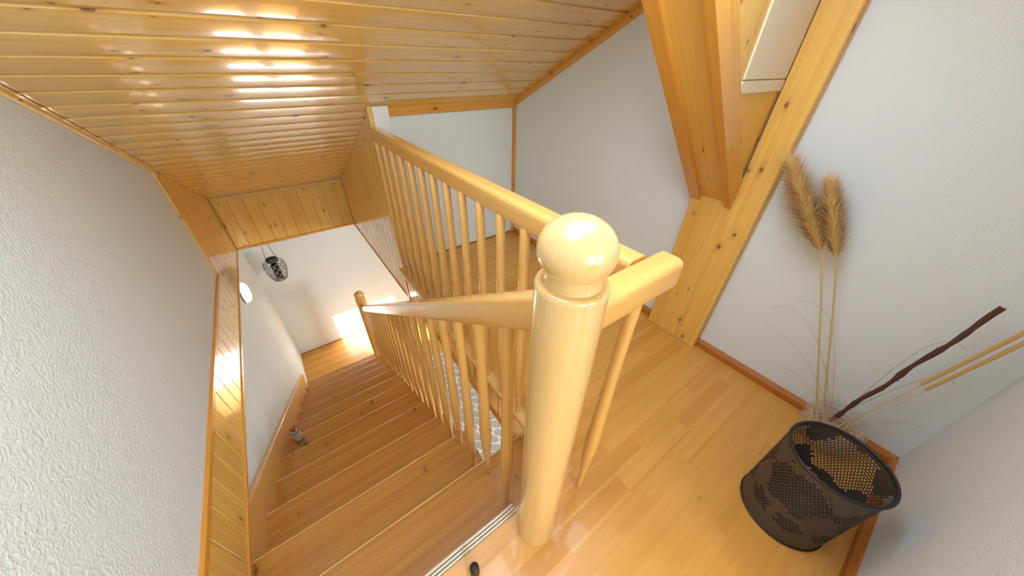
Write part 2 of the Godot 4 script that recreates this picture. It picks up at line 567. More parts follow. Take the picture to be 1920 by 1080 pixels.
# ---------------------------------------------------------------- pine cladding of the stairwell
func build_cladding() -> void:
	# left: boards from the landing's level down to the lower ceiling, and full height beyond the plaster
	var back := setting("wall_cladding_left", MB.new().box(Vector3(XL - 0.06, -SLAB, ZB - 0.05), Vector3(XL - 0.016, -0.0, 0.0), 2, 0.0).box(Vector3(XL - 0.06, 0.0, ZB - 0.05), Vector3(XL - 0.016, 0.2, zc_left() - 0.02), 2, 0.0).done(), M.pine_matt, "pine boarding on the left side of the stairwell below and beyond the white plaster", "wall")
	var w := 0.112
	var z := -0.04
	while z > ZB + 0.01:
		var z0 := maxf(z - w, ZB)
		var y1 := -0.012
		if z < -2.6: y1 = ceil_y(XL, (z + z0) * 0.5) + 0.012
		elif z0 < -2.61: y1 = -0.012
		var pr := tng(z - z0)
		var mb := MB.new().extrude(pr, Vector3(XL, -SLAB + 0.004, z), Vector3(0, y1 + SLAB - 0.004, 0), Vector3.FORWARD, Vector3.RIGHT, ruv())
		part("board", mb.done(), M.pine_side, back)
		z -= w
	part("edge_strip", MB.new().box(Vector3(XL - 0.004, -0.022, zc_left()), Vector3(XL + 0.012, 0.008, 0.3), 2, 0.004).done(), M.pine_trim, back)
	part("edge_strip", MB.new().box(Vector3(XL - 0.004, 0.008, zc_left() - 0.014), Vector3(XL + 0.01, ceil_y(XL, zc_left()) - 0.015, zc_left() + 0.012), 1, 0.004).done(), M.pine_matt, back)
	part("bottom_strip", MB.new().box(Vector3(XL - 0.036, -SLAB - 0.012, ZB), Vector3(XL + 0.006, -SLAB + 0.006, 0.0), 2, 0.003).done(), M.pine_trim, back)
	# right: thin clad wall between stairwell and attic store
	var rw := setting("wall_cladding_right", MB.new().box(Vector3(XR + 0.016, -SLAB, ZB - 0.05), Vector3(XR + 0.06, 0.3, -2.0), 2, 0.0).done(), M.pine_matt, "pine boarded wall on the right of the stairwell, ending in a white jamb at the banister", "wall")
	z = -2.0
	while z > ZB + 0.01:
		var z0 := maxf(z - w, ZB)
		var y1 := ceil_y(XR, (z + z0) * 0.5) + 0.012
		part("board", MB.new().extrude(tng(z - z0), Vector3(XR, -SLAB + 0.004, z0), Vector3(0, y1 + SLAB - 0.004, 0), Vector3.BACK, Vector3.LEFT, ruv()).done(), M.pine_side, rw)
		z -= w
	part("edge_strip", MB.new().box(Vector3(XR - 0.012, -SLAB, -2.0), Vector3(XR + 0.012, ceil_y(XR, -1.99) + 0.004, -1.972), 1, 0.004).done(), M.pine_side, rw)
	part("jamb", MB.new().box(Vector3(XR + 0.012, 0.002, -2.05), Vector3(XR + 0.098, ceil_y(XR, -2.0) + 0.006, -1.972), 1, 0.002).done(), M.white, rw)
	part("core", MB.new().extrude([Vector2(ZB, 0.2), Vector2(ZB, ceil_y(XR, ZB)), Vector2(-2.04, ceil_y(XR, -2.04)), Vector2(-2.04, 0.2)], Vector3(XR + 0.016, 0, 0), Vector3(0.044, 0, 0), Vector3.BACK, Vector3.UP).done(), M.pine_matt, rw)
	part("bottom_strip", MB.new().box(Vector3(XR - 0.006, -SLAB - 0.012, ZB), Vector3(XR + 0.04, -SLAB + 0.006, -2.0), 2, 0.003).done(), M.pine_trim, rw)
	# bulkhead across the stairwell
	var bk := setting("wall_bulkhead", MB.new().box(Vector3(XL - 0.05, -SLAB + 0.01, ZB - 0.14), Vector3(XR + 0.05, ceil_y(0, ZB) + 0.03, ZB - 0.016), 0, 0.0).done(), M.pine_matt, "pine boarded bulkhead crossing the stairwell under the ceiling, above the hanging lantern", "wall")
	var x := XL + 0.001
	while x < XR - 0.01:
		var x1 := minf(x + 0.107, XR - 0.001)
		part("board", MB.new().extrude(tng(x1 - x), Vector3(x, -SLAB + 0.012, ZB), Vector3(0, ceil_y(x, ZB) + SLAB - 0.03, 0), Vector3.RIGHT, Vector3.BACK, ruv()).done(), M.pine_side, bk)
		x += 0.107
	part("top_strip", MB.new().box(Vector3(XL + 0.003, ceil_y(XL, ZB) - 0.03, ZB), Vector3(XR - 0.003, ceil_y(XR, ZB) + 0.006, ZB + 0.02), 0, 0.004).done(), M.beech, bk)
	part("bottom_strip", MB.new().box(Vector3(XL + 0.003, -SLAB - 0.004, ZB - 0.14), Vector3(XR - 0.003, -SLAB + 0.018, ZB + 0.014), 0, 0.004).done(), M.pine_trim, bk)

func zc_left() -> float:
	return -2.61

# ---------------------------------------------------------------- landing floor
func build_floor() -> void:
	var fl := setting("floor", MB.new().box(Vector3(XL - 0.1, -SLAB, ZN + 0.02), Vector3(XW + 0.1, -0.012, 2.5), 0, 0.0).box(Vector3(0.512, -SLAB, ZK - 0.1), Vector3(XW + 0.1, -0.012, ZN + 0.02), 0, 0.0).done(), M.lam, "laminate floor of the upper landing in narrow orange brown strips", "floor")
	var w := 0.0655
	var z := ZF + 0.02
	while z > ZK - 0.03:
		var z0 := z - w
		var x := XL
		if z0 < ZN and z < ZN + 0.01: x = 0.512
		if z0 < ZN and z > ZN + 0.01: z0 = ZN + 0.002
		var first := true
		while x < XW - 0.001:
			var l := rng.randf_range(0.28, 0.46)
			if first: l *= rng.randf_range(0.3, 1.0)
			first = false
			var x1 := minf(x + l, XW)
			if XW - x1 < 0.06: x1 = XW
			part("floor_strip", MB.new().box(Vector3(x, -0.012, z0), Vector3(x1, 0, z), 0, 0.0004, ruv(8, 0.55)).done(), M.lam, fl)
			x = x1
		z = z0
	# room behind: plain laid floor
	part("floor_sheet", MB.new().box(Vector3(XL, -0.012, ZF + 0.02), Vector3(XW, 0, 2.4), 0, 0.0).done(), M.lam, fl)
	# edge of the landing beside the stairwell: lip, reeded fascia, boarding
	var ed := setting("trim_5", MB.new().box(Vector3(0.464, -0.026, -1.97), Vector3(0.514, 0.004, -0.296), 2, 0.006).done(), M.string, "wooden lip and boarding along the landing edge under the banister", "trim")
	for i in 3:
		part("bead", MB.new().box(Vector3(0.476 + i * 0.004, -0.044 - i * 0.018, -1.97), Vector3(0.512, -0.027 - i * 0.018, ZN), 2, 0.004).done(), M.string, ed)
	z = ZN
	while z > -1.97:
		var z0 := maxf(z - 0.112, -1.97)
		part("board", MB.new().extrude(tng(z - z0), Vector3(0.496, -SLAB + 0.02, z0), Vector3(0, SLAB - 0.105, 0), Vector3.BACK, Vector3.LEFT, ruv()).done(), M.pine, ed)
		z -= 0.112
	part("bottom_strip", MB.new().box(Vector3(0.486, -SLAB, -1.97), Vector3(0.515, -SLAB + 0.02, ZN), 2, 0.003).done(), M.pine_trim, ed)
	# aluminium nosing
	var no := thing("stair_nosing", "ribbed aluminium edge strip where the landing meets the top step", "edge strip", Vector3(-0.15, 0, ZN))
	part("base", MB.new().box(Vector3(XL + 0.01, 0.0, ZN - 0.008), Vector3(0.262, 0.002, ZN + 0.020), 0, 0.0008).done(), plain(Color8(150, 128, 92), 0.5, 0.3), no)
	for i in 3:
		part("rib", MB.new().box(Vector3(XL + 0.01, 0.002, ZN - 0.007 + i * 0.0095), Vector3(0.262, 0.005, ZN - 0.003 + i * 0.0095), 0, 0.0015).done(), M.alu, no)
	part("front_lip", MB.new().box(Vector3(XL + 0.01, -0.022, ZN - 0.010), Vector3(0.262, 0.002, ZN - 0.007), 0, 0.001).done(), M.alu, no)

# ---------------------------------------------------------------- lower hall
func build_lower_hall() -> void:
	var fl := setting("floor_lower", MB.new().box(Vector3(-0.8, YL - 0.15, ZFAR - 0.15), Vector3(3.6, YL - 0.012, 0.55), 0, 0.0).done(), M.lam, "light laminate floor of the hall at the foot of the stairs", "floor")
	var x := -0.6
	var z := ZFAR
	while z < 0.39:
		x = -0.6
		var zz := z + (0.13 if z < -3.0 else 0.43)
		while x < 3.4:
			var x1 := minf(x + (rng.randf_range(0.7, 1.2) if z < -3.0 else 4.0), 3.4)
			part("floor_plank", MB.new().box(Vector3(x, YL - 0.012, z), Vector3(x1, YL, minf(zz, 0.4)), 0, 0.0006, ruv(8, 0.55)).done(), M.lam, fl)
			x = x1
		z = zz
	setting("wall_lower_left", MB.new().box(Vector3(-0.76, YL - 0.05, ZFAR - 0.15), Vector3(-0.6, -SLAB + 0.28, 0.55), 1, 0.0).done(), M.rough_white, "white rough plaster wall beside the stairs below the pine boarding", "wall")
	setting("wall_lower_far", MB.new().box(Vector3(-0.76, YL - 0.05, ZFAR - 0.16), Vector3(3.56, -SLAB + 0.01, ZFAR), 1, 0.0).done(), M.fine_white, "white end wall of the lower hall with a bright patch of sun", "wall")
	setting("wall_lower_right", MB.new().box(Vector3(3.4, YL - 0.05, ZFAR - 0.15), Vector3(3.56, -SLAB + 0.01, 0.55), 1, 0.0).done(), M.fine_white, "white right wall of the lower hall", "wall")
	setting("wall_lower_front", holed(Vector3(-0.76, YL - 0.05, 0.4), Vector3(3.56, -SLAB + 0.01, 0.55), 2, Vector3(2.24, -1.06, 0), Vector3(3.19, -0.33, 0)), M.fine_white, "white wall of the lower hall with the window the sun comes through", "wall")
	# lower ceiling: right of the stairwell, behind the bulkhead
	setting("ceiling_lower", MB.new().box(Vector3(XR + 0.012, -SLAB, ZFAR - 0.15), Vector3(3.56, -SLAB + 0.06, ZK - 0.1), 0, 0.0).box(Vector3(XW + 0.1, -SLAB, ZK - 0.1), Vector3(3.56, -SLAB + 0.06, 0.55), 0, 0.0).box(Vector3(-0.76, -SLAB, ZFAR - 0.15), Vector3(XR + 0.012, -SLAB + 0.06, ZB - 0.14), 0, 0.0).done(), M.white, "white ceiling of the lower hall beyond the bulkhead", "ceiling")
	var w := setting("window_2", MB.new().box(Vector3(2.24, -1.06, 0.44), Vector3(3.19, -1.02, 0.5), 0, 0.004).box(Vector3(2.24, -0.37, 0.44), Vector3(3.19, -0.33, 0.5), 0, 0.004).box(Vector3(2.24, -1.02, 0.44), Vector3(2.28, -0.37, 0.5), 1, 0.004).box(Vector3(3.15, -1.02, 0.44), Vector3(3.19, -0.37, 0.5), 1, 0.004).done(), M.white, "white framed window of the lower hall", "window")
	var gl := plain(Color(1, 1, 1, 0.06), 0.02)
	gl.transparency = BaseMaterial3D.TRANSPARENCY_ALPHA
	part("pane", MB.new().box(Vector3(2.28, -1.02, 0.468), Vector3(3.15, -0.37, 0.472), 0, 0.0).done(), gl, w)
	# baseboard of the far wall
	setting("baseboard_lower", MB.new().box(Vector3(-0.59, YL, ZFAR), Vector3(3.4, YL + 0.012, ZFAR + 0.014), 0, 0.003).done(), M.pine_base, "thin dark wood strip at the foot of the lower end wall", "baseboard")

	# rug with a lattice
	var im := Image.create(256, 256, false, Image.FORMAT_RGB8)
	for y in 256:
		for xx in 256:
			var u := xx / 256.0
			var v := y / 256.0
			var c := Color8(176, 176, 174)
			# ogee lattice: two wavy families
			var a := absf(fposmod(u * 2.0 + 0.13 * signf(sin(TAU * v * 2.0)) * pow(absf(sin(TAU * v * 2.0)), 0.5), 1.0) - 0.5)
			var b := absf(fposmod(v * 2.0 + 0.13 * signf(sin(TAU * u * 2.0)) * pow(absf(sin(TAU * u * 2.0)), 0.5), 1.0) - 0.5)
			if a < 0.055 or b < 0.055: c = Color8(240, 239, 234)
			im.set_pixel(xx, y, c)
	var rm := plain(Color.WHITE, 0.95)
	rm.albedo_texture = ImageTexture.create_from_image(im)
	var rug := thing("rug", "grey rug with a white trellis pattern on the hall floor seen between balusters", "rug", Vector3(1.25, YL, -1.9))
	var mb := MB.new()
	mb.box(Vector3(0.62, YL, -3.1), Vector3(1.9, YL + 0.008, -0.9), 2, 0.003, Vector4(0, 0, 0.25, 0.25))
	part("pile", mb.done(), rm, rug)
	for zb in [-3.12, -0.9]:
		part("border", MB.new().box(Vector3(0.62, YL, zb), Vector3(1.9, YL + 0.005, zb + 0.02), 0, 0.001).done(), plain(Color8(176, 176, 174), 0.95), rug)

# ---------------------------------------------------------------- stairs
func build_stairs() -> void:
	var st := thing("staircase", "straight flight of brown wooden steps going down to the hall", "staircase", Vector3(-0.12, YL, -1.9))
	for k in range(1, 13):
		var y := -RISE * k
		var zf := ZN - GO * k
		var xr := 0.335 if k > 1 else 0.487
		var wdt := GO + 0.022
		# tread profile: z forward, y up, rounded nose
		var pr := [Vector2(0, -0.04), Vector2(0, 0), Vector2(wdt - 0.007, 0), Vector2(wdt - 0.00485, -0.00034), Vector2(wdt - 0.0028, -0.0013), Vector2(wdt - 0.0013, -0.0028), Vector2(wdt - 0.00034, -0.00485), Vector2(wdt, -0.007), Vector2(wdt, -0.034), Vector2(wdt - 0.004, -0.038), Vector2(wdt - 0.008, -0.04)]
		part("tread", MB.new().extrude(pr, Vector3(-0.573, y, zf + wdt), Vector3(xr + 0.573, 0, 0), Vector3.FORWARD, Vector3.UP, Vector4(rng.randf(), float(k % 4) / 4.0 + 0.01, 2.4, 1.6), true).done(), M.step, st)
	var painted_glint := wood_mat(M.beech.albedo_texture, Color(1, 0.97, 0.92), 0.3, 0.6)  # pale colour painting the bright reflection along each nosing
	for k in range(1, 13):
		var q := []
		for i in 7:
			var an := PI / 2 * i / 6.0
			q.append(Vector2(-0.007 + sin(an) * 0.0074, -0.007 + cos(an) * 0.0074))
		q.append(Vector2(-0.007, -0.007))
		part("painted_glint_edge", MB.new().extrude(q, Vector3(-0.572, -RISE * k, ZN - GO * k), Vector3((0.335 if k > 1 else 0.487) + 0.572, 0, 0), Vector3.FORWARD, Vector3.UP, Vector4(0.1, 0.1, 2.4, 0.8), true).done(), painted_glint, st)
	for k in range(1, 14):
		var y0 := -RISE * k + (0.0 if k < 13 else 0.0)
		var zr := ZN - GO * (k - 1) + 0.02
		part("riser", MB.new().box(Vector3(-0.573, y0, zr - 0.016), Vector3(0.325, -RISE * (k - 1) - 0.04 if k > 1 else -0.02, zr), 0, 0.001, ruv()).done(), M.step, st)
	# stringers: left against the wall, right under the open ends
	var nos := func(z): return (z - ZN) * RISE / GO
	var sa := Vector3(-0.586, nos.call(ZN + 0.01) + 0.155, ZN + 0.01)
	var sb2 := Vector3(-0.586, nos.call(-3.46) + 0.155, -3.46)
	var sd2 := sb2 - sa
	var su := sd2.normalized().cross(Vector3.LEFT).normalized()
	if su.y < 0: su = -su
	part("stringer", MB.new().extrude([Vector2(-0.014, -0.30), Vector2(-0.014, -0.003), Vector2(-0.011, 0), Vector2(0.009, 0), Vector2(0.0115, -0.0007), Vector2(0.0133, -0.0025), Vector2(0.014, -0.005), Vector2(0.014, -0.30)], sa, sd2, Vector3.RIGHT, su, Vector4(0.1, 0.1, 2.4, 0.8), true).done(), M.string, st)
	var saw := []
	saw.append(Vector2(ZN - 0.01, nos.call(ZN) - 0.36))
	saw.append(Vector2(ZN - 0.01, -RISE - 0.042))
	for k in range(1, 13):
		saw.append(Vector2(ZN - GO * k + 0.018, -RISE * k - 0.042))
		saw.append(Vector2(ZN - GO * k + 0.018, maxf(-RISE * (k + 1) - 0.042, YL)))
	saw.append(Vector2(-3.1, YL))
	part("stringer", MB.new().extrude(saw, Vector3(0.290, 0, 0), Vector3(0.035, 0, 0), Vector3.BACK, Vector3.UP, Vector4(0.1, 0.1, 2.4, 0.8)).done(), M.string, st)

# ---------------------------------------------------------------- banisters
func baluster_mesh(h: float) -> ArrayMesh:
	var pr := []
	var key := [[0.0, 0.0], [0.0, 0.0085], [0.02, 0.009], [0.10, 0.0105], [0.18, 0.0135], [0.25, 0.0175], [0.31, 0.0202], [0.36, 0.0204], [0.42, 0.0196], [0.54, 0.0172], [0.70, 0.0152], [0.86, 0.0145], [1.0, 0.0147], [1.0, 0.0]]
	for k in key: pr.append(Vector2(k[1], k[0] * h))
	return MB.new().lathe(pr, Vector3.ZERO, 16).done()

func newel(called: String, base: Vector3, top: float, mat: Material, parent: Node3D) -> void:
	var h := top - base.y
	var r := 0.0545
	var p := [Vector2(0, 0), Vector2(r - 0.002, 0), Vector2(r, 0.003), Vector2(r, h - 0.106), Vector2(r - 0.0008, h - 0.1005), Vector2(r - 0.003, h - 0.0975), Vector2(r - 0.007, h - 0.096), Vector2(0.040, h - 0.0955), Vector2(0, h - 0.0955)]
	var s := piece(called, MB.new().lathe(p, Vector3.ZERO, 48).done(), mat, parent, base)
	var q := []
	var cy := h - 0.047
	q.append(Vector2(0.043, h - 0.0965))
	q.append(Vector2(0.0425, h - 0.0905))
	for i in 22:
		var a := deg_to_rad(-38.0 + 128.0 * i / 21.0)
		q.append(Vector2(maxf(0.0, cos(a) * 0.0545), cy + sin(a) * 0.047))
	var b := MeshInstance3D.new()
	b.name = "ball_cap"
	b.mesh = MB.new().lathe(q, Vector3.ZERO, 48).done()
	b.material_override = mat
	s.add_child(b, true)

func rail_prof(w: float, h: float, r: float) -> Array:
	var out := []
	for c in [[w / 2 - r, h - r, 0], [-w / 2 + r, h - r, 90], [-w / 2 + r, r, 180], [w / 2 - r, r, 270]]:
		for i in 6:
			var a := deg_to_rad(c[2] + 90.0 * i / 5.0)
			out.append(Vector2(c[0] + cos(a) * r, c[1] + sin(a) * r))
	return out

func build_balustrades() -> void:
	var nx := 0.288
	var sb := thing("stair_banister", "sloping beech banister with turned newel posts down the open side of the stairs", "banister", Vector3(nx, 0, -0.246))
	newel("newel_post", Vector3(nx, 0.0, -0.246), 1.045, M.beech, sb)
	newel("newel_post", Vector3(nx, YL, -3.39), -0.985, M.rail, sb)
	var slope := 0.675
	var ra := Vector3(nx, 0.828 + slope * (-0.25 + 0.282), -0.25)
	var rb := Vector3(nx, 0.828 + slope * (-3.39 + 0.282), -3.39)
	var d := (rb - ra)
	var up := d.normalized().cross(Vector3.LEFT).normalized()
	if up.y < 0: up = -up
	part("handrail", MB.new().extrude(rail_prof(0.052, 0.0665, 0.010), ra, d, Vector3.RIGHT, up, Vector4(0.2, 0.1, 2.4, 0.8), true).done(), M.rail, sb)
	for k in range(1, 13):
		for j in 2:
			var z := ZN - GO * (k - 1) - 0.075 - 0.13 * j
			if z < -3.33: continue
			var y0 := -RISE * k
			var y1 := 0.828 + slope * (z + 0.282) + 0.012
			piece("baluster", baluster_mesh(y1 - y0), M.rail, sb, Vector3(nx, y0, z))
	# banister of the landing
	var lx := 0.502
	var lb := thing("landing_banister", "level beech banister along the landing edge from the white jamb to the large newel", "banister", Vector3(lx, 0, -1.0))
	part("handrail", MB.new().extrude(rail_prof(0.058, 0.068, 0.015), Vector3(lx, 0.832, -1.972), Vector3(0, 0, 1.972 - 0.2745), Vector3.RIGHT, Vector3.UP, Vector4(0.2, 0.3, 2.4, 0.8), true).done(), M.rail, lb)
	part("cross_rail", MB.new().extrude(rail_prof(0.056, 0.0685, 0.015), Vector3(nx + 0.03, 0.8318, -0.246), Vector3(0.247, 0, 0), Vector3.BACK, Vector3.UP, Vector4(0.6, 0.3, 2.4, 0.8), true).done(), M.rail, lb)
	var bm := baluster_mesh(0.838)
	var z := -0.246
	while z > -1.93:
		piece("baluster", bm, M.rail, lb, Vector3(0.482, 0.004, z))
		z -= 0.1175

# ---------------------------------------------------------------- timber post, brace, infill
func build_timber() -> void:
	var px := 1.445
	var po := thing("timber_post", "boxed pine post of three boards on the right white wall", "post", Vector3(px, 0, -0.5))
	var zs := [-0.634, -0.588, -0.472, -0.368]
	for i in 3:
		var top := 0.80 if i < 2 else ceil_y(px, -0.42) - 0.02
		part("board", MB.new().extrude([Vector2(0.0, -0.02), Vector2(0, -0.004), Vector2(0.004, 0), Vector2(zs[i + 1] - zs[i] - 0.004, 0), Vector2(zs[i + 1] - zs[i], -0.004), Vector2(zs[i + 1] - zs[i], -0.02)], Vector3(px, 0.002, zs[i]), Vector3(0, top, 0), Vector3.BACK, Vector3.LEFT, ruv()).done(), M.pine_matt, po)
	part("side_board", MB.new().box(Vector3(px + 0.012, 0.002, -0.384), Vector3(XW + 0.004, ceil_y(px, -0.42) - 0.02, -0.366), 1, 0.003, ruv()).done(), M.pine_trim, po)
	part("side_board", MB.new().box(Vector3(px + 0.012, 0.002, -0.634), Vector3(XW + 0.004, 1.4, -0.616), 1, 0.003, ruv()).done(), M.pine_trim, po)
	# brace at 45 degrees
	var d := Vector3(-1, 1, 0).normalized()
	var nrm := Vector3(-1, -1, 0).normalized()   # outwards, down-left
	var s := Vector3(px, 0.742, 0)
	var L := 1.27
	var br := thing("timber_brace", "boxed pine brace slanting up at forty five degrees from the post to the ceiling", "beam", Vector3(px, 0.742, -0.55))
	part("soffit_board", MB.new().extrude([Vector2(0, -0.02), Vector2(0, 0), Vector2(0.105, 0), Vector2(0.105, -0.02)], s + Vector3(0, 0, -0.596), d * L, Vector3.BACK, nrm, ruv()).done(), M.pine_matt, br)
	# cheek boards end vertically against the post: sheared prism
	part("cheek_board", cheek(s, d, nrm, L, -0.492, -0.466).done(), M.pine_trim, br)
	part("cheek_board", cheek(s, d, nrm, L, -0.64, -0.595).done(), M.pine_trim, br)
	# infill above the brace
	var inf := thing("infill_panel", "pine boarded triangle above the brace holding a cream painted panel", "panel", Vector3(1.2, 1.0, -0.55))
	var zi := -0.478
	var bx := [1.456, 1.36, 1.25, 1.14, 1.03, 0.92, 0.81, 0.70, 0.59]
	for i in bx.size() - 1:
		var x1: float = bx[i]
		var x0: float = bx[i + 1]
		var yb0 := 0.742 + (px - x0) + 0.01
		var yb1 := 0.742 + (px - x1) + 0.01
		var yt := ceil_y(x0, zi) - 0.03
		if yb0 > yt: continue
		part("board", up_board(x0, x1 - 0.002, yb0, yb1, yt, zi), M.pine_matt, inf)
	part("back_board", MB.new().extrude([Vector2(px, 0.76), Vector2(px, ceil_y(px, -0.63) - 0.02), Vector2(0.56, ceil_y(0.56, -0.63) - 0.02)], Vector3(0, 0, -0.634), Vector3(0, 0, 0.02), Vector3.RIGHT, Vector3.UP).done(), M.pine_matt, inf)
	part("cream_panel", MB.new().box(Vector3(1.143, 1.166, zi), Vector3(1.444, 1.62, zi + 0.006), 1, 0.002).done(), M.cream, inf)
	part("cream_rail", MB.new().box(Vector3(1.143, 1.130, zi), Vector3(1.444, 1.162, zi + 0.006), 0, 0.002).done(), M.cream, inf)

# board with grain upwards and a slanting foot
func up_board(x0: float, x1: float, yb0: float, yb1: float, yt: float, z: float) -> ArrayMesh:
	var mb := MB.new()
	var u := rng.randf()
	var v0 := float(rng.randi() % 8) / 8.0
	var p := [Vector3(x0, yb0, z), Vector3(x1, yb1, z), Vector3(x1, yt, z), Vector3(x0, yt, z)]
	var uv := []
	for a in p: uv.append(Vector2(u + a.y / 2.4, v0 + (a.x - x0) / 0.8))
	var d := Vector3(0, 0, -0.018)
	mb.quad(p[0], p[1], p[2], p[3], Vector3.BACK, uv[0], uv[1], uv[2], uv[3])
	mb.quad(p[0] + d, p[1] + d, p[2] + d, p[3] + d, Vector3.FORWARD, uv[0], uv[1], uv[2], uv[3])
	var nn := [Vector3(-1, -1, 0).normalized(), Vector3.RIGHT, Vector3.UP, Vector3.LEFT]
	for i in 4:
		var j := (i + 1) % 4
		mb.quad(p[i], p[j], p[j] + d, p[i] + d, nn[i], uv[i], uv[j], uv[j], uv[i])
	return mb.done()

func cheek(s: Vector3, d: Vector3, nrm: Vector3, L: float, z0: float, z1: float) -> MB:
	# stands a little proud of the soffit, its foot cut upright at the post
	var mb := MB.new()
	var o := nrm * 0.016
	var hgt := 0.08
	var a := s + o
	a.y += 0.0
	a = Vector3(s.x, s.y + (o.y - o.x) * 0.0 + 0.0 - 0.0226, 0)
	var b := a + d * L
	var c := b - nrm * hgt
	var e := Vector3(s.x, a.y + hgt * 1.414, 0)
	var P := [a, b, c, e]
	var zz0 := Vector3(0, 0, z0)
	var zz1 := Vector3(0, 0, z1)
	var uv := [Vector2(0, 0.3), Vector2(L / 2.4, 0.3), Vector2(L / 2.4, 0.4), Vector2(0, 0.4)]
	mb.quad(P[0] + zz1, P[1] + zz1, P[2] + zz1, P[3] + zz1, Vector3.BACK, uv[0], uv[1], uv[2], uv[3])
	mb.quad(P[0] + zz0, P[1] + zz0, P[2] + zz0, P[3] + zz0, Vector3.FORWARD, uv[0], uv[1], uv[2], uv[3])
	var nn := [nrm, d, -nrm, Vector3.RIGHT]
	for i in 4:
		var j := (i + 1) % 4
		mb.quad(P[i] + zz0, P[j] + zz0, P[j] + zz1, P[i] + zz1, nn[i], uv[i], uv[j], uv[j] + Vector2(0, 0.03), uv[i] + Vector2(0, 0.03))
	return mb

# ---------------------------------------------------------------- hatch in the knee wall
func build_hatch() -> void:
	setting("wall_knee", MB.new().box(Vector3(XR + 0.06, -0.02, ZK - 0.16), Vector3(XW + 0.02, ceil_y(1.0, ZK), ZK - 0.03), 0, 0.0).done(), M.gap, "low knee wall behind the white hatch", "wall")
	var dr := setting("door_1", MB.new().box(Vector3(XR + 0.1, 0.012, ZK - 0.03), Vector3(XW - 0.018, ceil_y(1.0, ZK) - 0.04, ZK), 1, 0.002).done(), M.fine_white, "low white hatch in the knee wall at the end of the landing", "door")
	part("door_knob", MB.new().lathe([Vector2(0, 0.03), Vector2(0.012, 0.028), Vector2(0.018, 0.02), Vector2(0.016, 0.012), Vector2(0.008, 0.008), Vector2(0.008, 0)]).done(), M.white, dr)
	var k := dr.get_child(0) as MeshInstance3D
	k.basis = Basis(Vector3.RIGHT, PI / 2)
	k.position = Vector3(1.425, 0.70, ZK)

